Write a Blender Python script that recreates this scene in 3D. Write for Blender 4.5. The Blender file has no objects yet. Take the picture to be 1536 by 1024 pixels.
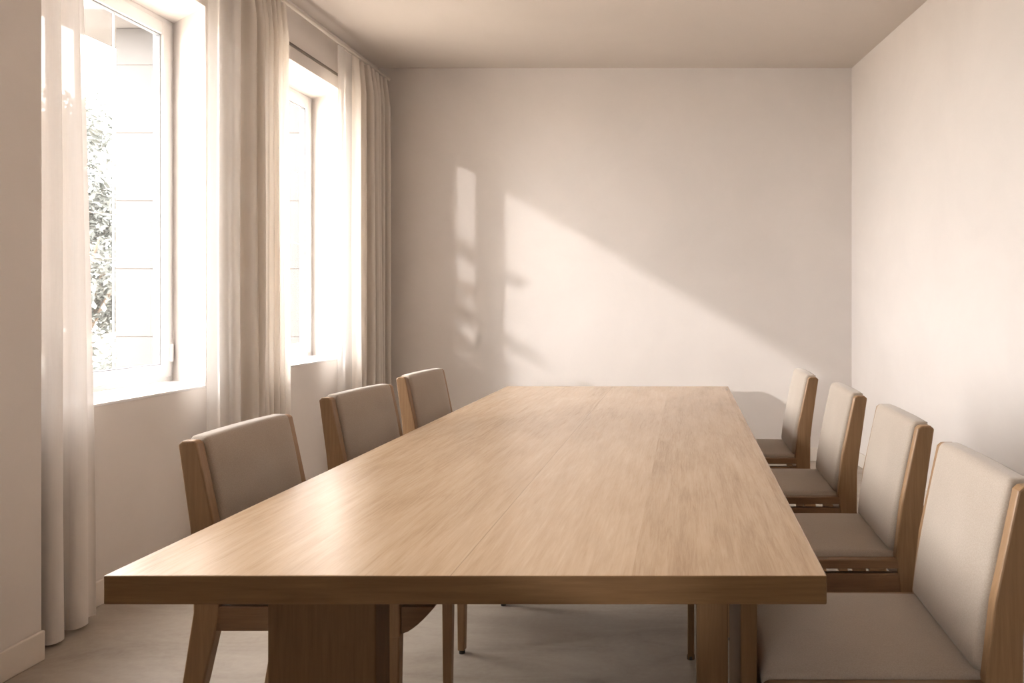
import bpy, bmesh, math, random
from mathutils import Vector, Matrix
random.seed(7)
C = bpy.context.scene.collection
sc = bpy.context.scene
F = 1150.0            # focal length in pixels (image 1536x1024)
VX, VY = 1027.0, 454.0
CAMZ = 1.2

# ------------------------------------------------------------------ materials
def new_mat(name):
    m = bpy.data.materials.new(name); m.use_nodes = True
    nt = m.node_tree
    b = nt.nodes['Principled BSDF']
    return m, nt, b

def N(nt, t, **kw):
    n = nt.nodes.new(t)
    for k, v in kw.items():
        setattr(n, k, v)
    return n

def ramp(nt, fac, stops):
    r = N(nt, 'ShaderNodeValToRGB')
    e = r.color_ramp.elements
    while len(e) < len(stops): e.new(0.5)
    for i, (p, c) in enumerate(stops):
        e[i].position = p; e[i].color = (*c, 1)
    nt.links.new(fac, r.inputs[0])
    return r.outputs[0]

def coords(nt, scale=(1,1,1), rot=(0,0,0)):
    tc = N(nt, 'ShaderNodeTexCoord'); mp = N(nt, 'ShaderNodeMapping')
    mp.inputs['Scale'].default_value = scale; mp.inputs['Rotation'].default_value = rot
    nt.links.new(tc.outputs['Object'], mp.inputs[0])
    return mp.outputs[0]

def noise(nt, vec, scale, detail=4, rough=.5, dist=0):
    n = N(nt, 'ShaderNodeTexNoise')
    n.inputs['Scale'].default_value = scale; n.inputs['Detail'].default_value = detail
    n.inputs['Roughness'].default_value = rough; n.inputs['Distortion'].default_value = dist
    nt.links.new(vec, n.inputs['Vector'])
    return n.outputs['Fac']

def bump(nt, b, h, strength, dist=.01):
    bp = N(nt, 'ShaderNodeBump'); bp.inputs['Strength'].default_value = strength
    bp.inputs['Distance'].default_value = dist
    nt.links.new(h, bp.inputs['Height']); nt.links.new(bp.outputs[0], b.inputs['Normal'])

def plaster(name, col, var=.05, scale=1.6):
    m, nt, b = new_mat(name)
    v = coords(nt)
    n = noise(nt, v, scale, 6, .6, .4)
    lo = tuple(c*(1-var) for c in col); hi = tuple(min(1, c*(1+var)) for c in col)
    nt.links.new(ramp(nt, n, [(.3, lo), (.7, hi)]), b.inputs['Base Color'])
    b.inputs['Roughness'].default_value = .9
    bump(nt, b, noise(nt, v, 28, 5, .6), .12, .004)
    return m

def flat(name, col, rough=.5, metal=0, bumpy=0):
    m, nt, b = new_mat(name)
    v = coords(nt)
    n = noise(nt, v, 9, 3)
    nt.links.new(ramp(nt, n, [(.3, tuple(c*.97 for c in col)), (.7, tuple(min(1, c*1.03) for c in col))]), b.inputs['Base Color'])
    b.inputs['Roughness'].default_value = rough; b.inputs['Metallic'].default_value = metal
    return m

def wood(name, dark, light, axis='z', rough=.42, scale=1.0, spec=.5):
    """oak with long grain along the given local axis"""
    m, nt, b = new_mat(name)
    k = {'x': (.06, 1, 1), 'y': (1, .06, 1), 'z': (1, 1, .06)}[axis]
    v = coords(nt, tuple(a*scale for a in k))
    warp = noise(nt, coords(nt, tuple(a*scale for a in {'x': (.3,1,1), 'y': (1,.3,1), 'z': (1,1,.3)}[axis])), 5, 3)
    a = noise(nt, v, 42, 7, .62, 1.2)
    fine = noise(nt, v, 190, 3, .6)
    mx = N(nt, 'ShaderNodeMix'); mx.data_type = 'FLOAT'
    mx.inputs[0].default_value = .35
    nt.links.new(a, mx.inputs[2]); nt.links.new(fine, mx.inputs[3])
    m2 = N(nt, 'ShaderNodeMix'); m2.data_type = 'FLOAT'; m2.inputs[0].default_value = .3
    nt.links.new(mx.outputs[0], m2.inputs[2]); nt.links.new(warp, m2.inputs[3])
    nt.links.new(ramp(nt, m2.outputs[0], [(.33, dark), (.52, tuple((x+y)/2 for x, y in zip(dark, light))), (.68, light)]), b.inputs['Base Color'])
    b.inputs['Roughness'].default_value = rough
    b.inputs['Specular IOR Level'].default_value = spec
    bump(nt, b, fine, .08, .002)
    return m

def tabletop_mat(name):
    m, nt, b = new_mat(name)
    tc = N(nt, 'ShaderNodeTexCoord')
    sep = N(nt, 'ShaderNodeSeparateXYZ'); nt.links.new(tc.outputs['Object'], sep.inputs[0])
    # boards run along y, the middle joint is at object x = -0.388 (world)
    sh = N(nt, 'ShaderNodeMath', operation='ADD'); sh.inputs[1].default_value = .388 + 3.0
    nt.links.new(sep.outputs['X'], sh.inputs[0])
    dv = N(nt, 'ShaderNodeMath', operation='DIVIDE'); dv.inputs[1].default_value = .30
    nt.links.new(sh.outputs[0], dv.inputs[0])
    fl = N(nt, 'ShaderNodeMath', operation='FLOOR'); nt.links.new(dv.outputs[0], fl.inputs[0])
    wn = N(nt, 'ShaderNodeTexWhiteNoise'); wn.noise_dimensions = '1D'
    nt.links.new(fl.outputs[0], wn.inputs['W'])
    # per-board shift of the grain
    cx = N(nt, 'ShaderNodeCombineXYZ')
    o = N(nt, 'ShaderNodeMath', operation='MULTIPLY'); o.inputs[1].default_value = 13.0
    nt.links.new(wn.outputs['Value'], o.inputs[0])
    nt.links.new(o.outputs[0], cx.inputs[1]); nt.links.new(o.outputs[0], cx.inputs[2])
    ad = N(nt, 'ShaderNodeVectorMath', operation='ADD')
    nt.links.new(tc.outputs['Object'], ad.inputs[0]); nt.links.new(cx.outputs[0], ad.inputs[1])
    def mp(s, r=(0,0,0)):
        q = N(nt, 'ShaderNodeMapping'); q.inputs['Scale'].default_value = s; q.inputs['Rotation'].default_value = r
        nt.links.new(ad.outputs[0], q.inputs[0]); return q.outputs[0]
    big = noise(nt, mp((1, .22, 1)), 3.2, 3, .5, .8)
    grain = noise(nt, mp((1, .06, 1)), 70, 8, .68, .7)
    # cathedral rings
    wv = N(nt, 'ShaderNodeTexWave'); wv.wave_type = 'RINGS'; wv.rings_direction = 'SPHERICAL'
    wv.inputs['Scale'].default_value = 9; wv.inputs['Distortion'].default_value = 7
    wv.inputs['Detail'].default_value = 4; wv.inputs['Detail Scale'].default_value = 1.6
    nt.links.new(mp((1, .16, 1)), wv.inputs['Vector'])
    fine = noise(nt, mp((1, .04, 1)), 260, 4, .7)
    def mixf(a, c, f):
        x = N(nt, 'ShaderNodeMix'); x.data_type = 'FLOAT'; x.inputs[0].default_value = f
        nt.links.new(a, x.inputs[2]); nt.links.new(c, x.inputs[3]); return x.outputs[0]
    g = mixf(grain, wv.outputs['Fac'], .14)
    g = mixf(g, fine, .32)
    g = mixf(g, big, .30)
    g = mixf(g, wn.outputs['Value'], .13)
    colr = ramp(nt, g, [(.34, (.345,.22,.127)), (.5, (.472,.324,.202)), (.66, (.56,.408,.275))])
    ab = N(nt, 'ShaderNodeMath', operation='ABSOLUTE'); ax = N(nt, 'ShaderNodeMath', operation='ADD'); ax.inputs[1].default_value = .388
    nt.links.new(sep.outputs['X'], ax.inputs[0]); nt.links.new(ax.outputs[0], ab.inputs[0])
    jn = N(nt, 'ShaderNodeMapRange'); jn.inputs[1].default_value = .0004; jn.inputs[2].default_value = .0016; jn.inputs[3].default_value = .72; jn.inputs[4].default_value = 1.0
    nt.links.new(ab.outputs[0], jn.inputs[0])
    jm = N(nt, 'ShaderNodeVectorMath', operation='SCALE'); nt.links.new(colr, jm.inputs[0]); nt.links.new(jn.outputs[0], jm.inputs['Scale'])
    nt.links.new(jm.outputs[0], b.inputs['Base Color'])
    rr = N(nt, 'ShaderNodeMapRange'); rr.inputs[3].default_value = .19; rr.inputs[4].default_value = .28
    nt.links.new(g, rr.inputs[0]); nt.links.new(rr.outputs[0], b.inputs['Roughness'])
    b.inputs['Specular IOR Level'].default_value = .5
    bump(nt, b, mixf(grain, fine, .5), .02, .001)
    return m

def fabric(name, c1, c2):
    m, nt, b = new_mat(name)
    v = coords(nt)
    n = noise(nt, v, 380, 2, .6)
    n2 = noise(nt, v, 6, 3)
    x = N(nt, 'ShaderNodeMix'); x.data_type = 'FLOAT'; x.inputs[0].default_value = .35
    nt.links.new(n, x.inputs[2]); nt.links.new(n2, x.inputs[3])
    nt.links.new(ramp(nt, x.outputs[0], [(.3, c1), (.7, c2)]), b.inputs['Base Color'])
    b.inputs['Roughness'].default_value = .85
    b.inputs['Sheen Weight'].default_value = .25; b.inputs['Sheen Roughness'].default_value = .5
    bump(nt, b, n, .3, .001)
    return m

def sheer(name, col, transp=.22, transl=.55):
    m = bpy.data.materials.new(name); m.use_nodes = True
    nt = m.node_tree; nt.nodes.clear()
    out = N(nt, 'ShaderNodeOutputMaterial')
    d = N(nt, 'ShaderNodeBsdfDiffuse'); t = N(nt, 'ShaderNodeBsdfTranslucent'); p = N(nt, 'ShaderNodeBsdfTransparent')
    v = coords(nt)
    wv = noise(nt, coords(nt, (60, 60, 1)), 8, 3)
    c = ramp(nt, wv, [(.3, tuple(x*.96 for x in col)), (.7, col)])
    nt.links.new(c, d.inputs[0]); nt.links.new(c, t.inputs[0])
    m1 = N(nt, 'ShaderNodeMixShader'); m1.inputs[0].default_value = transl
    nt.links.new(d.outputs[0], m1.inputs[1]); nt.links.new(t.outputs[0], m1.inputs[2])
    m2 = N(nt, 'ShaderNodeMixShader'); m2.inputs[0].default_value = transp
    nt.links.new(m1.outputs[0], m2.inputs[1]); nt.links.new(p.outputs[0], m2.inputs[2])
    nt.links.new(m2.outputs[0], out.inputs[0])
    return m

def glass_mat(name):
    m = bpy.data.materials.new(name); m.use_nodes = True
    nt = m.node_tree; nt.nodes.clear()
    out = N(nt, 'ShaderNodeOutputMaterial')
    g = N(nt, 'ShaderNodeBsdfGlossy'); g.inputs['Roughness'].default_value = .02
    p = N(nt, 'ShaderNodeBsdfTransparent'); p.inputs[0].default_value = (.96,.97,.97,1)
    lw = N(nt, 'ShaderNodeLayerWeight'); lw.inputs[0].default_value = .5
    pw = N(nt, 'ShaderNodeMath', operation='POWER'); pw.inputs[1].default_value = 5.0
    nt.links.new(lw.outputs['Facing'], pw.inputs[0])
    fr = N(nt, 'ShaderNodeMath', operation='MULTIPLY_ADD'); fr.inputs[1].default_value = .55; fr.inputs[2].default_value = .03
    nt.links.new(pw.outputs[0], fr.inputs[0])
    mx = N(nt, 'ShaderNodeMixShader')
    nt.links.new(fr.outputs[0], mx.inputs[0]); nt.links.new(p.outputs[0], mx.inputs[1]); nt.links.new(g.outputs[0], mx.inputs[2])
    nt.links.new(mx.outputs[0], out.inputs[0])
    return m

WALLC = (.745, .69, .65)
M = dict(
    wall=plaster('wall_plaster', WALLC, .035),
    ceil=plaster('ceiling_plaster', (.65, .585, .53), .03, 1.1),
    base=flat('baseboard_paint', (.76,.69,.62), .5),
    white=flat('window_paint', (.84,.82,.81), .35),
    gasket=flat('glazing_gasket', (.30,.31,.33), .6),
    rail=flat('dark_rail_metal', (.16,.13,.105), .45),
    rod=flat('rod_paint', (.72,.65,.58), .4),
    curtain=sheer('curtain_linen', (.86,.80,.735), .06, .34),
    net=sheer('curtain_net', (.80,.75,.71), .03, .09),
    voile=sheer('curtain_voile', (.88,.84,.80), .36, .17),
    glass=glass_mat('window_glass'),
    top=tabletop_mat('oak_tabletop'),
    edge=wood('oak_edge_shaded', (.135,.070,.026), (.245,.138,.060), 'x', .5, 1.0, .2),  # same oak as the top, with the front's shade put into the colour
    legw=wood('oak_table_leg_shaded', (.12,.062,.024), (.215,.120,.053), 'z', .5, 1.0, .25),  # table oak again, darkened in the colour for shade below the top
    cw_z=wood('oak_chair_upright', (.22,.123,.056), (.38,.225,.115), 'z', .42),
    cw_x=wood('oak_chair_rail', (.16,.088,.042), (.30,.17,.088), 'x', .38),
    cw_y=wood('oak_chair_crossrail', (.22,.12,.06), (.38,.225,.12), 'y', .38),
    fab=fabric('taupe_upholstery', (.365,.298,.238), (.46,.39,.322)),
    pipe=flat('dark_seam', (.07,.055,.045), .8),
    foot=flat('rubber_foot', (.03,.028,.025), .6),
    panel=wood('added_dark_panelling', (.16,.10,.06), (.24,.16,.10), 'z', .6),  # dark boarding added out of view to lower the bounced light
    facade=plaster('neighbour_render', (.072,.066,.0625), .06, .9),
    eave=plaster('neighbour_eave', (.12,.11,.104), .04, .9),
    mortar=plaster('neighbour_mortar', (.063,.055,.052), .06, .9),
    leaf=flat('leaf_green', (.07,.08,.068), .5),
    leaf_pale=flat('leaf_grey_green', (.125,.135,.122), .6),
    bark=flat('bark', (.20,.15,.11), .9),
    ground=plaster('garden_gravel', (.45,.40,.34), .1, 3),
)
def floor_mat():
    m, nt, b = new_mat('stone_floor')
    v = coords(nt, (.55, 1.6, 1))
    a = noise(nt, v, 3.0, 8, .65, 1.4)
    f = noise(nt, coords(nt), 45, 4, .6)
    x = N(nt, 'ShaderNodeMix'); x.data_type = 'FLOAT'; x.inputs[0].default_value = .2
    nt.links.new(a, x.inputs[2]); nt.links.new(f, x.inputs[3])
    nt.links.new(ramp(nt, x.outputs[0], [(.28, (.25,.20,.152)), (.48, (.34,.285,.23)), (.7, (.41,.35,.29))]), b.inputs['Base Color'])
    b.inputs['Roughness'].default_value = .5
    bump(nt, b, a, .15, .004)
    return m
M['floor'] = floor_mat()

# ------------------------------------------------------------------ mesh helpers
def obj(name, bm, mat, parent=None, smooth=False, bevel=0):
    me = bpy.data.meshes.new(name); bm.normal_update(); bm.to_mesh(me); bm.free()
    o = bpy.data.objects.new(name, me); C.objects.link(o)
    mats = mat if isinstance(mat, (list, tuple)) else [mat]
    for mm in mats: me.materials.append(mm)
    if smooth:
        for p in me.polygons: p.use_smooth = True
    if parent: o.parent = parent
    if bevel:
        md = o.modifiers.new('bevel', 'BEVEL'); md.width = bevel; md.segments = 2; md.limit_method = 'ANGLE'
        md.angle_limit = math.radians(40)
    return o

def box(bm, x0, x1, y0, y1, z0, z1, mi=0):
    vs = [bm.verts.new(p) for p in ((x0,y0,z0),(x1,y0,z0),(x1,y1,z0),(x0,y1,z0),(x0,y0,z1),(x1,y0,z1),(x1,y1,z1),(x0,y1,z1))]
    for f in ((3,2,1,0),(4,5,6,7),(0,1,5,4),(1,2,6,5),(2,3,7,6),(3,0,4,7)):
        fc = bm.faces.new([vs[i] for i in f]); fc.material_index = mi
    return bm

def prism(bm, pts, axis, a, b):
    """extrude a 2D polygon: axis 'z' -> pts are (x,y); axis 'y' -> pts are (x,z)"""
    def P(p, t):
        return (p[0], p[1], t) if axis == 'z' else (p[0], t, p[1])
    lo = [bm.verts.new(P(p, a)) for p in pts]; hi = [bm.verts.new(P(p, b)) for p in pts]
    n = len(pts)
    bm.faces.new(lo); bm.faces.new(hi)
    for i in range(n):
        bm.faces.new((lo[i], lo[(i+1) % n], hi[(i+1) % n], hi[i]))
    bmesh.ops.recalc_face_normals(bm, faces=bm.faces)
    return bm

def tube(bm, a, b, r, n=16, r2=None):
    a, b = Vector(a), Vector(b); d = (b-a); L = d.length
    rot = d.to_track_quat('Z', 'Y').to_matrix().to_4x4()
    bmesh.ops.create_cone(bm, cap_ends=True, segments=n, radius1=r, radius2=r if r2 is None else r2, depth=L,
                          matrix=Matrix.Translation((a+b)/2) @ rot)
    return bm

def softbox(hx, hy, hz, r, nx=10, ny=10, nz=4, fn=None):
    """rounded box centred on the origin, shaped by fn(x,y,z)->(x,y,z)"""
    bm = bmesh.new()
    def axis(h, n):
        k = 5
        e = [h - r + r*math.sin(i/k*math.pi/2) for i in range(1, k+1)]
        inner = [-(h-r) + 2*(h-r)*i/n for i in range(n+1)]
        return [-t for t in reversed(e)] + inner + e
    ax = [axis(hx, nx), axis(hy, ny), axis(hz, nz)]
    H = (hx, hy, hz)
    cache = {}
    def V(i, j, k):
        key = (i, j, k)
        if key in cache: return cache[key]
        p = Vector((ax[0][i], ax[1][j], ax[2][k]))
        q = Vector([max(-(H[c]-r), min(H[c]-r, p[c])) for c in range(3)])
        d = p-q
        if d.length > 1e-9: p = q + d.normalized()*r
        if fn: p = Vector(fn(*p))
        cache[key] = bm.verts.new(p); return cache[key]
    NX, NY, NZ = len(ax[0])-1, len(ax[1])-1, len(ax[2])-1
    for i in range(NX):
        for j in range(NY):
            bm.faces.new((V(i,j,0), V(i,j+1,0), V(i+1,j+1,0), V(i+1,j,0)))
            bm.faces.new((V(i,j,NZ), V(i+1,j,NZ), V(i+1,j+1,NZ), V(i,j+1,NZ)))
    for i in range(NX):
        for k in range(NZ):
            bm.faces.new((V(i,0,k), V(i+1,0,k), V(i+1,0,k+1), V(i,0,k+1)))
            bm.faces.new((V(i,NY,k), V(i,NY,k+1), V(i+1,NY,k+1), V(i+1,NY,k)))
    for j in range(NY):
        for k in range(NZ):
            bm.faces.new((V(0,j,k), V(0,j,k+1), V(0,j+1,k+1), V(0,j+1,k)))
            bm.faces.new((V(NX,j,k), V(NX,j+1,k), V(NX,j+1,k+1), V(NX,j,k+1)))
    bmesh.ops.remove_doubles(bm, verts=bm.verts, dist=1e-5)
    bmesh.ops.recalc_face_normals(bm, faces=bm.faces)
    return bm

def thing(name, label, cat, loc=(0,0,0), rz=0, group=None):
    o = bpy.data.objects.new(name, None); C.objects.link(o)
    o.location = loc; o.rotation_euler = (0,0,rz); o['label'] = label; o['category'] = cat
    o.empty_display_size = .1
    if group: o['group'] = group
    return o
def tag(o, label, cat, group=None):
    o['label'] = label; o['category'] = cat
    if group: o['group'] = group
    return o
def struct(name, bm, mat, **kw):
    o = obj(name, bm, mat, **kw); o['kind'] = 'structure'; return o

# ------------------------------------------------------------------ room shell
XL, XP, XO = -2.33, -2.165, -2.71       # window wall face, pier face, outer face
YB, YR = 5.83, -11.0                      # back wall, rear wall
ZC = 2.984
XR0 = 1.27                               # right wall at the back
def xr(y): return XR0 + (YB-y)*.1235     # the right wall is not quite parallel
YP = 2.58                                # end of near pier
HEAD = 2.64

bm = bmesh.new(); prism(bm, [(XO, YR-.2), (xr(YR)+.2, YR-.2), (XR0+.2, YB+.2), (XO, YB+.2)], 'z', -.12, 0)
struct('floor', bm, M['floor'])
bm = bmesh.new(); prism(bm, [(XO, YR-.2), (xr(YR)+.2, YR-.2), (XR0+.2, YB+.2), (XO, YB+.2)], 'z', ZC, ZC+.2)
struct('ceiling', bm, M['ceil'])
bm = bmesh.new(); prism(bm, [(XP, YR), (xr(YR), YR), (xr(.2), .2), (XP, .2)], 'z', ZC-.03, ZC-.001)
struct('added_dark_ceiling', bm, M['panel'])  # unseen dark lining added to dim the near end of the room
bm = bmesh.new(); box(bm, XO, XR0+.2, YB, YB+.2, 0, ZC)
struct('wall_back', bm, M['wall'])
bm = bmesh.new(); box(bm, XO, xr(YR), YR-.2, YR, 0, ZC)
struct('wall_rear', bm, M['panel'])  # dark panelling added here so less light bounces onto the table front
bm = bmesh.new(); prism(bm, [(XR0, YB), (XR0+.2, YB), (xr(.6)+.2, .6), (xr(.6), .6)], 'z', 0, ZC)
struct('wall_right', bm, M['wall'])
bm = bmesh.new(); prism(bm, [(xr(.6), .6), (xr(.6)+.2, .6), (xr(YR)+.2, YR-.2), (xr(YR), YR-.2)], 'z', 0, ZC)
struct('wall_rear_right', bm, M['panel'])  # unseen stretch of the right wall, dark panelling added to cut bounce

# left wall: (y0 face, y1 face, y0 frame, y1 frame, sill)
WINS = [(2.66, 3.727, 2.66, 3.95, .80), (4.06, 5.20, 4.06, 5.42, .83)]
ADDED_WINS = [(-10.7, -4.8, 1.85), (-4.8, -1.1, 1.48), (-1.1, 2.66, 1.10)]   # unseen windows added to carry sunlight onto the back wall
HEAD3 = 2.82
bm = bmesh.new()
def pier(pts): prism(bm, pts, 'z', 0, ZC)
pier([(XO, 3.95), (XO, 4.06), (-2.63, 4.06), (XL, 4.06), (XL, 3.727), (-2.63, 3.95)])
pier([(XO, 5.42), (XO, YB), (XL, YB), (XL, 5.20), (-2.63, 5.42)])
for (a, b_, c, d, s) in WINS:
    poly = [(XO, c), (-2.63, c), (XL, a), (XL, b_), (-2.63, d), (XO, d)]
    prism(bm, poly, 'z', 0, s-.012); prism(bm, poly, 'z', HEAD, ZC)
# deep near part of the wall: one long window bay, added for the sun, with a pilaster at its end
box(bm, XO, XP, YR, -10.7, 0, ZC)
box(bm, XP-.165, XP, 2.30, YP, 0, ZC)
for a, b_, s in ADDED_WINS: box(bm, XO, XP, a, min(b_, 2.30), 0, s-.012)
box(bm, XO, XP, -10.7, 2.30, HEAD3, ZC)
box(bm, XO, XP-.165, 2.30, 2.66, 0, 1.088); box(bm, XO, XP-.165, 2.30, 2.66, HEAD3, ZC)
bmesh.ops.recalc_face_normals(bm, faces=bm.faces)
struct('wall_left', bm, M['wall'])

# baseboards
def board(name, pts_in, pts_out):
    bm = bmesh.new(); prism(bm, pts_in + pts_out, 'z', 0, .10)
    return struct(name, bm, M['base'], bevel=.004)
board('baseboard_left', [(XL, YP), (XL, YB)], [(XL+.014, YB), (XL+.014, YP)])
board('baseboard_near', [(XP, YR), (XP, YP), ], [(XP+.014, YP), (XP+.014, YR)])
board('baseboard_back', [(XL+.014, YB-.014), (XR0, YB-.014)], [(XR0, YB), (XL+.014, YB)])
board('baseboard_right', [(XR0-.014, YB-.014), (xr(YR)-.014, YR)], [(xr(YR), YR), (XR0, YB-.014)])

# ------------------------------------------------------------------ windows
def ring(bm, x0, x1, ya, yb, za, zb, w, wb=None):
    wb = wb or w
    box(bm, x0, x1, ya, ya+w, za, zb); box(bm, x0, x1, yb-w, yb, za, zb)
    box(bm, x0, x1, ya+w, yb-w, za, za+wb); box(bm, x0, x1, ya+w, yb-w, zb-w, zb)
def window(name, ya, yb, s, x_in, vbars, hbars, sill_poly=None, hinge=False, mull=None, HEAD=2.64):
    g = .083
    bm = bmesh.new(); ring(bm, x_in-.055, x_in, ya, yb, s, HEAD, .050)
    w = obj(name, bm, M['white'], bevel=.004); w['kind'] = 'structure'
    cuts = [ya+.022] + ([mull] if mull else []) + [yb-.022]
    for i in range(len(cuts)-1):
        a, b_ = cuts[i], cuts[i+1]
        bm = bmesh.new(); ring(bm, x_in-.045, x_in+.007, a, b_, s+.022, HEAD-.022, .065)
        sash = obj('sash', bm, M['white'], w, bevel=.004)
        bm = bmesh.new(); ring(bm, x_in-.030, x_in-.006, a+.065, b_-.065, s+.087, HEAD-.087, .006)
        obj('gasket', bm, M['gasket'], sash)
        bm = bmesh.new(); box(bm, x_in-.030, x_in-.024, a+.063, b_-.063, s+.085, HEAD-.085)
        gl = obj('glass_pane', bm, M['glass'], sash)
        bm = bmesh.new()
        for y in vbars:
            if a < y < b_: box(bm, x_in-.024, x_in-.016, y-.0022, y+.0022, s+.085, HEAD-.085)
        for z in hbars: box(bm, x_in-.024, x_in-.017, a+.063, b_-.063, z-.002, z+.002)
        if len(bm.verts): obj('glazing_bars', bm, M['white'], sash)
        else: bm.free()
    if sill_poly:
        bm = bmesh.new(); prism(bm, sill_poly, 'z', s-.012, s)
        obj('window_sill', bm, M['white'], w, bevel=.003)
    if hinge:
        bm = bmesh.new(); tube(bm, (x_in+.010, yb-.030, s+.10), (x_in+.010, yb-.030, s+.19), .010, 12)
        obj('hinge', bm, M['white'], w, smooth=False, bevel=.003)
    return w
a, b_, c, d, s = WINS[0]
window('window_1', 2.66, 3.95, s, -2.635, [3.36, 3.564], [2.085, 1.607, 1.405],
       [(-2.62, c), (XL+.002, a), (XL+.002, b_), (-2.62, d)], hinge=True)
a, b_, c, d, s = WINS[1]
window('window_2', 4.06, 5.42, s, -2.635, [4.9], [2.085, 1.607],
       [(-2.62, c), (XL+.002, a), (XL+.002, b_), (-2.62, d)])
for i, (a, b_, s) in enumerate(ADDED_WINS):      # added glazing, high and slim to pass sun but little sky
    bm = bmesh.new(); box(bm, -2.665, -2.635, a, b_, s, s+.02); box(bm, -2.665, -2.635, a, b_, HEAD3-.02, HEAD3)
    if i == 0: box(bm, -2.665, -2.635, a, a+.02, s+.02, HEAD3-.02)
    if i == 2: box(bm, -2.665, -2.635, b_-.02, b_, s+.02, HEAD3-.02)
    w = struct('window_%d' % (i+3), bm, M['white'])
    bm = bmesh.new(); box(bm, -2.655, -2.648, a, b_-.002, s+.01, HEAD3-.01); obj('glass_pane', bm, M['glass'], w)
    bm = bmesh.new(); box(bm, -2.634, XP-.17, a, b_, s-.012, s); obj('window_sill', bm, M['white'], w)

# ------------------------------------------------------------------ rails and curtains
bm = bmesh.new(); tube(bm, (-2.24, 2.60, 2.888), (-2.24, 5.79, 2.888), .0115, 20)
rod = tag(obj('curtain_rod', bm, M['rod'], smooth=True), 'pale round curtain rod under the ceiling over both windows', 'curtain rod')
for y in (2.63, 4.20, 5.76):
    bm = bmesh.new(); tube(bm, (XL, y, 2.888), (-2.24, y, 2.888), .006, 10); tube(bm, (XL, y, 2.888), (XL+.008, y, 2.888), .022, 16)
    obj('bracket', bm, M['rod'], rod)
for y in (2.60, 5.79):
    bm = bmesh.new(); bmesh.ops.create_uvsphere(bm, u_segments=14, v_segments=8, radius=.016, matrix=Matrix.Translation((-2.24, y, 2.888)))
    obj('end_cap', bm, M['rod'], rod, smooth=True)
bm = bmesh.new(); box(bm, XL, XL+.012, 3.98, 5.20, 2.718, 2.734)
tag(obj('blind_rail', bm, M['rail'], bevel=.003), 'thin dark metal rail on the wall just above the far window', 'rail')

def curtain(name, label, y0t, y1t, y0b, y1b, folds, ztop=2.868, seed=1, allsheer=False):
    """folds: list of (share of the width, amplitude) for successive pleats"""
    rnd = random.Random(seed)
    samples = []
    tot = sum(f[0] for f in folds); acc = 0
    for i, (w, amp) in enumerate(folds):
        n = 14
        sgn = 1 if i % 2 == 0 else -1
        for k in range(n):
            u = k/n
            # a pleat: rounded bulge, slightly over-folded for deep ones
            s_ = math.sin(u*math.pi)
            over = -.30*amp/.05*math.sin(2*u*math.pi)*w/tot*.9
            samples.append(((acc + w*u)/tot + over, sgn*amp*s_ ** .8, i))
        acc += w
    samples.append((1.0, 0.0, len(folds)-1))
    bm = bmesh.new(); rows = []
    nz = 40
    ph = [rnd.uniform(0, 6.28) for _ in folds]
    for r in range(nz+1):
        t = r/nz; z = ztop + (.012-ztop)*t
        gather = .45 + .55*min(1, t/.07) if t < .07 else 1.0
        lower = 1 + .18*t
        a0 = y0t + (y0b-y0t)*t; a1 = y1t + (y1b-y1t)*t
        row = []
        for (u, x, i) in samples:
            wob = .004*math.sin(t*5+ph[i])*t
            row.append(bm.verts.new((-2.24 + x*gather*lower + wob, a0 + (a1-a0)*u + wob*1.5, z)))
        rows.append(row)
    for r in range(nz):
        for k in range(len(samples)-1):
            bm.faces.new((rows[r][k], rows[r+1][k], rows[r+1][k+1], rows[r][k+1]))
    root = thing(name, label, 'curtain', (0,0,0))
    o = obj('cloth', bm, [M['curtain'], M['net'] if allsheer else M['voile']], root, smooth=True)
    nk = len(samples)-1
    for p in o.data.polygons:
        if folds[samples[p.index % nk][2]][1] < .026 or allsheer: p.material_index = 1
    # stitched hem: a narrow second layer just inside the bottom edge
    bm = bmesh.new(); rows = []
    for z in (.014, .085):
        t = (ztop-z)/ztop; lower = 1+.18*t
        a0 = y0t + (y0b-y0t)*t; a1 = y1t + (y1b-y1t)*t
        rows.append([bm.verts.new((-2.24 + x*lower - .0025 + .004*math.sin(t*5+ph[i])*t, a0+(a1-a0)*u + .006*math.sin(t*5+ph[i])*t, z)) for (u, x, i) in samples])
    for k in range(len(samples)-1):
        bm.faces.new((rows[0][k], rows[0][k+1], rows[1][k+1], rows[1][k]))
    obj('hem', bm, M['curtain'], root, smooth=True)
    return root
curtain('curtain', 'narrow pale sheer curtain at far left, beside the near wall pier', 2.605, 2.845, 2.60, 2.92,
        [(.5,.035),(.5,.03),(.9,.045),(.9,.03),(1.1,.03),(.9,.012)], seed=2, allsheer=True)
def dense(n, rnd, a0=.03, a1=.055): return [(rnd.uniform(.28, .5), rnd.uniform(a0, a1)) for _ in range(n)]
rnd = random.Random(5)
curtain('curtain', 'wide beige curtain hanging between the two windows', 3.60, 4.29, 3.60, 4.29,
        [(1.2,.012),(1.3,.018),(1.0,.02),(.8,.03)] + dense(13, rnd), seed=3)
curtain('curtain', 'beige curtain hanging in the far corner beside the back wall', 4.95, 5.76, 4.95, 5.78,
        [(1.0,.012),(1.0,.018),(.9,.03)] + dense(13, rnd), seed=4)

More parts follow.
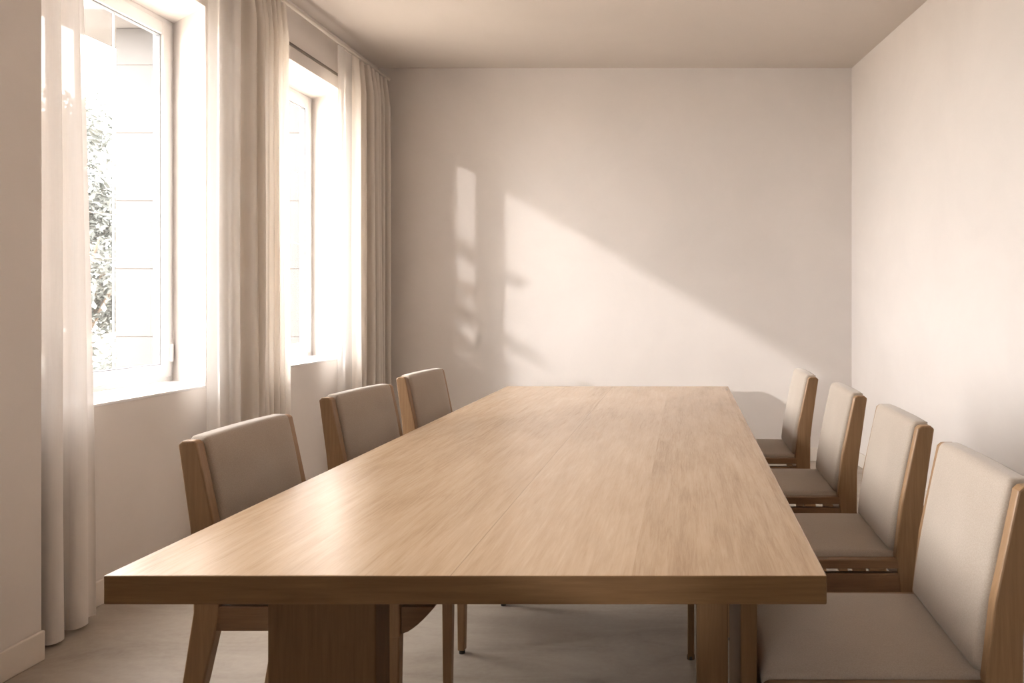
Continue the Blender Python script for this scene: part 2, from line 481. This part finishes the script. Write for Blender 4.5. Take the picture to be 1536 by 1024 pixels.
# ------------------------------------------------------------------ table
TX0, TX1, TY0, TY1, TZ, TH = -.964, .236, 1.271, 4.154, .748, .0486
tb = thing('dining_table', 'long rectangular oak dining table with a thick top', 'table', (0,0,0))
bm = bmesh.new()
XM = -.388
box(bm, TX0, TX1, TY0, TY1, TZ-TH, TZ)
bm.normal_update()
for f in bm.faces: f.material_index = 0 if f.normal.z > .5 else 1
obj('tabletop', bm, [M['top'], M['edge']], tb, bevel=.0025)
def tleg(x0, x1, y0, y1, name='leg'):
    bm = bmesh.new(); box(bm, x0, x1, y0, y1, 0, TZ-TH)
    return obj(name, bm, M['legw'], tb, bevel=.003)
tleg(-.773, -.573, 1.42, 1.492)
tleg(.022, .081, 1.43, 1.50)
tleg(.1037, .1345, 1.42, 1.78)
tleg(-.773, -.573, 3.93, 4.00)
tleg(.022, .081, 3.93, 4.00)
l = tleg(.010, .032, 2.575, 2.600)
bm = bmesh.new(); tube(bm, (.021, 2.5875, 0), (.021, 2.5875, .012), .0135, 14); obj('foot_cap', bm, M['foot'], l)

# ------------------------------------------------------------------ chairs
def make_chair(name, label, ext, group, fr=.175):
    """local frame: x towards the table, y across, origin on the floor under the seat"""
    t = thing(name, label, 'chair', group=group)
    HW, TP = .225, .030
    upright = [(-.365,0), (-.335,0), (-.262,.30), (-.235,.42), (-.222,.52), (-.238,.66), (-.281,.862), (-.290,.870), (-.316,.870), (-.326,.862),
               (-.300,.68), (-.291,.60), (-.290,.46), (-.315,.30)]
    for s in (-1, 1):
        bm = bmesh.new()
        y0, y1 = (HW-TP, HW) if s > 0 else (-HW, -HW+TP)
        prism(bm, upright, 'y', y0, y1)
        p = obj('back_post', bm, M['cw_z'], t, bevel=.004)
        # front leg, squared block at the top then tapering
        bm = bmesh.new()
        lx = fr-.034
        def sq(h, x0, x1, ya, yb): return [bm.verts.new(v) for v in ((x0,ya,h),(x1,ya,h),(x1,yb,h),(x0,yb,h))]
        lv = [sq(.012, lx+.002, lx+.026, s*(HW-.028) , s*(HW-.004)), sq(.400, lx, lx+.031, s*(HW-.031), s*HW),
              sq(.404, lx-.003, lx+.034, s*(HW-.034), s*(HW+.0015)), sq(.486, lx-.003, lx+.034, s*(HW-.034), s*(HW+.0015))]
        for a, b_ in zip(lv[:-1], lv[1:]):
            for i in range(4): bm.faces.new((a[i], a[(i+1)%4], b_[(i+1)%4], b_[i]))
        bm.faces.new(lv[0]); bm.faces.new(lv[-1]); bmesh.ops.recalc_face_normals(bm, faces=bm.faces)
        lg = obj('front_leg', bm, M['cw_z'], t, bevel=.003)
        bm = bmesh.new(); tube(bm, (lx+.014, s*(HW-.016), 0), (lx+.014, s*(HW-.016), .012), .010, 14)
        obj('foot_cap', bm, M['foot'], lg)
        # side rail (apron) below the seat
        e = fr + ext
        ya, yb = sorted((s*(HW-.024), s*(HW-.002)))
        bm = bmesh.new(); prism(bm, [(-.240,.415), (fr-.037,.415), (fr-.037,.474), (-.240,.474)], 'y', ya, yb)
        obj('side_rail', bm, M['cw_x'], t, bevel=.003)
        if ext:
            pts = [(fr+.001, .408)] + [(fr+.001+ (ext-.004)*u, .408+.066*u**1.5) for u in (.2,.35,.5,.65,.8,.92,1)] + [(fr+.001, .474)]
            bm = bmesh.new(); prism(bm, pts, 'y', ya, yb)
            obj('curved_bracket', bm, M['cw_x'], t, bevel=.002)
        # slim bar beside the seat cushion
        ya, yb = sorted((s*(HW-.027), s*(HW+.001)))
        bm = bmesh.new(); prism(bm, [(-.232,.487), (e,.487), (e,.508), (e-.01,.512), (-.228,.512)], 'y', ya, yb)
        obj('seat_bar', bm, M['cw_x'], t, bevel=.003)
    bm = bmesh.new(); box(bm, fr-.026, fr-.004, -HW+.034, HW-.034, .425, .474); obj('front_rail', bm, M['cw_y'], t, bevel=.003)
    bm = bmesh.new(); box(bm, -.275, -.253, -HW+TP, HW-TP, .415, .480); obj('rear_rail', bm, M['cw_y'], t, bevel=.003)
    # seat cushion
    cx0, cx1 = -.236, fr+ext
    hx = (cx1-cx0)/2; mx = (cx0+cx1)/2; hy = HW-.0285
    def seatf(x, y, z):
        u, v = x/hx, y/hy
        dome = .012*(1-abs(u)**2.6)*(1-abs(v)**2.6) if z > 0 else 0
        front = -.004*max(0, u)**3 if z > 0 else 0
        return (x+mx, y, z + .500 + dome + front)
    bm = softbox(hx, hy, .0235, .018, 14, 14, 2, seatf)
    obj('seat_cushion', bm, M['fab'], t, smooth=True)
    # back cushion: leans back, slightly bowed
    z0, z1 = .521, .876
    hz = (z1-z0)/2; hyb = HW-TP-.001
    def backf(x, y, z):
        v = min(1, max(0, (z+hz)/(2*hz))); w = y/hyb
        lean = -.242 - .058*v**1.25
        th = 1 - .22*v
        bul = (.010*(1-abs(w)**3)*(1-abs(2*v-1)**3)) if x > 0 else 0
        crown = .003*(1-w*w)*v**6
        return (lean + x*th + bul, y, z0+hz+z+crown)
    bm = softbox(.031, hyb, hz, .016, 3, 14, 20, backf)
    bc = obj('back_cushion', bm, M['fab'], t, smooth=True)
    # piped seam along the rear top edge and down the sides
    cu = bpy.data.curves.new('piping', 'CURVE'); cu.dimensions = '3D'; cu.bevel_depth = .0016; cu.bevel_resolution = 2
    sp = cu.splines.new('POLY'); pts = []
    for i in range(15):
        w = -1 + 2*i/14
        yy = w*(hyb-.012); pts.append((-.3195, yy, .8715 + .003*(1-w*w)))
    sp.points.add(len(pts)-1)
    for q, p in zip(sp.points, pts): q.co = (*p, 1)
    dg = cu; tmp = bpy.data.objects.new('piping', cu); C.objects.link(tmp)
    bpy.context.view_layer.update()
    me = bpy.data.meshes.new_from_object(tmp); bpy.data.objects.remove(tmp); bpy.data.curves.remove(cu)
    me.materials.clear(); me.materials.append(M['pipe'])
    pp = bpy.data.objects.new('piping', me); C.objects.link(pp); pp.parent = bc
    return t

def place(t, x, y, rdeg): t.location = (x, y, 0); t.rotation_euler = (0, 0, math.radians(rdeg)); return t
def dup(root, label):
    r = root.copy(); C.objects.link(r); r['label'] = label
    for ch in list(root.children):
        c = ch.copy(); C.objects.link(c); c.parent = r
        for g in list(ch.children):
            d = g.copy(); C.objects.link(d); d.parent = c
    return r

left = make_chair('dining_chair', 'upholstered oak chair on the window side, nearest the camera', .085, 'chairs on the window side of the table', .205)
place(left, -.884, 2.055, 0)
place(dup(left, 'middle of the three oak chairs on the window side of the table'), -.925, 2.855, -6)
place(dup(left, 'farthest oak chair on the window side, closest to the back wall'), -.94, 3.60, -4)
right = make_chair('dining_chair', 'large foreground oak chair by the right wall, cut by the frame edge', 0, 'chairs along the right wall side of the table')
place(right, .318, 1.60, 180)
place(dup(right, 'second nearest oak chair on the right side of the table'), .344, 2.28, 180)
place(dup(right, 'third oak chair from the camera on the right side'), .321, 2.94, 180)
place(dup(right, 'farthest oak chair on the right side, closest to the back wall'), .267, 3.62, 180)

# ------------------------------------------------------------------ outside
bm = bmesh.new(); box(bm, -40, XO-.01, -30, 40, -.5, -.35)
struct('ground_outside', bm, M['ground'])
# the neighbouring wing: big rendered blocks with joints, and an eave
wg = thing('neighbour_building', 'pale rendered building wing seen through the windows', 'building', (-3.9, 7.2, -.35))
bm = bmesh.new()
bh = .62; z = 0.0; row = 0
while z < 4.05:
    x = -1.3 - (.35 if row % 2 else 0)
    x = -1.3
    cuts = [-1.3, -.62, .08, .75] if row % 2 == 0 else [-1.3, -.95, -.25, .45, .75]
    for a, b_ in zip(cuts[:-1], cuts[1:]):
        box(bm, a+.004, b_-.004, -.2, 2.2, z+.004, min(z+bh, 4.06)-.004)
    z += bh; row += 1
obj('block_wall', bm, M['facade'], wg, bevel=.002)
bm = bmesh.new(); box(bm, -1.297, .747, -.195, 2.19, 0, 4.05); obj('mortar', bm, M['mortar'], wg)
bm = bmesh.new(); box(bm, -1.75, .8, -.65, 2.4, 4.06, 4.30); obj('eave', bm, M['eave'], wg, bevel=.02)

def leafy(name, label, loc, rad, n, leaf=.09, trunk=1.2, seed=1, boughs=None):
    rnd = random.Random(seed)
    t = thing(name, label, 'tree', loc)
    bm = bmesh.new()
    tube(bm, (0,0,0), (0,0,trunk), .09, 10, .06)
    tips = []
    for k in range(9):
        a = k*2.4; z = trunk*rnd.uniform(.55, 1)
        e = Vector((math.cos(a)*rad[0]*.7, math.sin(a)*rad[1]*.7, z + rad[2]*rnd.uniform(.2, 1.2)))
        tube(bm, (0,0,z), e, .035, 7, .012); tips.append(e)
    obj('trunk', bm, M['bark'], t)
    bm = bmesh.new()
    cz = trunk + rad[2]*.55
    clumps = []
    for _ in range(60):
        while True:
            p = Vector((rnd.uniform(-1,1), rnd.uniform(-1,1), rnd.uniform(-1,1)))
            if p.length < 1: break
        clumps.append(Vector((p.x*rad[0], p.y*rad[1], cz+p.z*rad[2])))
    for _ in range(n):
        c = rnd.choice(clumps)
        p = c + Vector((rnd.gauss(0,.2), rnd.gauss(0,.2), rnd.gauss(0,.18)))
        d = Vector((rnd.gauss(0,1), rnd.gauss(0,1), rnd.gauss(0,.7))).normalized()
        s_ = d.orthogonal().normalized()
        L = leaf*rnd.uniform(.6, 1.2)
        up = d.cross(s_)*L*.15
        q = [p, p+d*L*.5+s_*L*.22+up, p+d*L, p+d*L*.5-s_*L*.22+up]
        bm.faces.new([bm.verts.new(v) for v in q])
    obj('foliage', bm, M['leaf_pale'], t)
    return t
leafy('garden_tree', 'grey green leafy tree outside the near window', (-7.75, 9.6, -.35), (1.15, .9, 2.0), 17000, .12, 1.0, 3)

# an unseen long-boughed shrub added outside: its boughs rake the low sun
def rake_shrub():
    rnd = random.Random(11)
    t = thing('added_shrub', 'unseen leafy shrub added outside to streak the sunlight', 'shrub', (-3.2, .3, -.35))
    bm = bmesh.new()
    for k in range(5): tube(bm, (rnd.uniform(-.1,.1), -.6+k*.3, 0), (rnd.uniform(-.2,.2), -1.0+k*.5, 2.5), .025, 8, .012)
    hs = []
    for k in range(10):
        z = 1.26 + k*.165 + rnd.uniform(-.03,.03)
        y1 = rnd.uniform(.6, 1.1); y0 = -rnd.uniform(2.6, 4.2) + 1.5*(k/9)
        x = rnd.uniform(-.15, .15)
        hs.append((x, y0, y1, z)); tube(bm, (x, y0, z-.02), (x, y1, z+.02), .024, 8, .016)
    obj('branches', bm, M['bark'], t)
    bm = bmesh.new()
    for (x, y0, y1, z) in hs:
        dens = 420
        for _ in range(dens):
            y = rnd.uniform(0,1)**.6*(y1-y0)+y0
            p = Vector((x+rnd.gauss(0,.04), y, z+rnd.gauss(0,.014)))
            d = Vector((rnd.gauss(0,.5), rnd.gauss(0,1), rnd.gauss(0,.25))).normalized(); s_ = d.orthogonal().normalized()
            L = rnd.uniform(.05,.10)
            bm.faces.new([bm.verts.new(v) for v in (p, p+d*L*.5+s_*L*.22, p+d*L, p+d*L*.5-s_*L*.22)])
    obj('foliage', bm, M['leaf'], t)
rake_shrub()

rnd = random.Random(21)
hg = thing('sky_block_hedge', 'unseen tall dark hedge added outside to block sky light', 'hedge', (-5.3, 1.0, -.35))  # added out of view to keep side sky light off the foreground
bm = bmesh.new()
def hv(i, j, side): return (side*.35 + rnd.uniform(-.06,.06), -8.5 + i*.5 + rnd.uniform(-.1,.1), j*.5 + rnd.uniform(-.06,.06))
for side in (-1, 1):
    g = [[bm.verts.new(hv(i, j, side)) for j in range(14)] for i in range(18)]
    if side == -1: g0 = g
    for i in range(17):
        for j in range(13): bm.faces.new((g[i][j], g[i+1][j], g[i+1][j+1], g[i][j+1]))
for i in range(17): bm.faces.new((g0[i][13], g0[i+1][13], g[i+1][13], g[i][13]))
for j in range(13):
    bm.faces.new((g0[0][j], g0[0][j+1], g[0][j+1], g[0][j])); bm.faces.new((g0[17][j], g0[17][j+1], g[17][j+1], g[17][j]))
obj('foliage', bm, M['leaf'], hg)

pr = thing('sky_block_roof', 'unseen dark sloping roof added outside to block sky light', 'roof', (-2.72, -5.0, 2.93))  # added above the sun's path to cut the overhead sky
bm = bmesh.new(); prism(bm, [(0, 0), (0, .08), (-3.3, 1.99), (-3.3, 1.91)], 'y', -7.0, 6.1)
obj('boarding', bm, M['panel'], pr)
for y in (-6.9, -3.7, -.4, 2.9, 6.0):
    bm = bmesh.new(); prism(bm, [(0, .08), (0, .22), (-3.3, 2.13), (-3.3, 1.99)], 'y', y-.05, y+.05); obj('rafter', bm, M['panel'], pr)
for y in (-6.9, 6.0):
    bm = bmesh.new(); box(bm, -3.28, -3.18, y-.05, y+.05, -3.28, 1.90); obj('post', bm, M['panel'], pr)

# ------------------------------------------------------------------ light
w = bpy.data.worlds.new('sky'); sc.world = w; w.use_nodes = True
bg = w.node_tree.nodes['Background']; bg.inputs[0].default_value = (1.0, .96, .945, 1); bg.inputs[1].default_value = 25.5
L = bpy.data.lights.new('sun', 'SUN'); L.energy = 1.7; L.angle = math.radians(.6); L.color = (1, .95, .93)
so = bpy.data.objects.new('sun', L); C.objects.link(so)
so.rotation_euler = Vector((1, 4.4, -.58)).to_track_quat('-Z', 'Y').to_euler()
so.location = (-8, -15, 6)
def portal(ya, yb, za, zb):
    l = bpy.data.lights.new('sky_portal', 'AREA'); l.shape = 'RECTANGLE'; l.size = zb-za; l.size_y = yb-ya
    l.cycles.is_portal = True
    o = bpy.data.objects.new('sky_portal', l); C.objects.link(o)
    o.location = (XO-.005, (ya+yb)/2, (za+zb)/2); o.rotation_euler = (0, -math.pi/2, 0)
for a, b_, c, d, s in WINS: portal(c, d, s, HEAD)
for a, b_, s in ADDED_WINS: portal(a, b_, s, HEAD3)

# ------------------------------------------------------------------ camera
cam = bpy.data.cameras.new('camera'); co = bpy.data.objects.new('camera', cam); C.objects.link(co)
co.location = (0, 0, CAMZ); co.rotation_euler = (math.pi/2, 0, 0)
cam.sensor_width = 36; cam.sensor_fit = 'HORIZONTAL'; cam.lens = 36*F/1536
cam.shift_x = -(VX-768)/1536; cam.shift_y = -(512-VY)/1536
cam.clip_start = .05
sc.camera = co
sc.view_settings.view_transform = 'Standard'; sc.view_settings.look = 'None'
sc.view_settings.gamma = 1; sc.view_settings.use_curve_mapping = False
sc.view_settings.exposure = 0.0
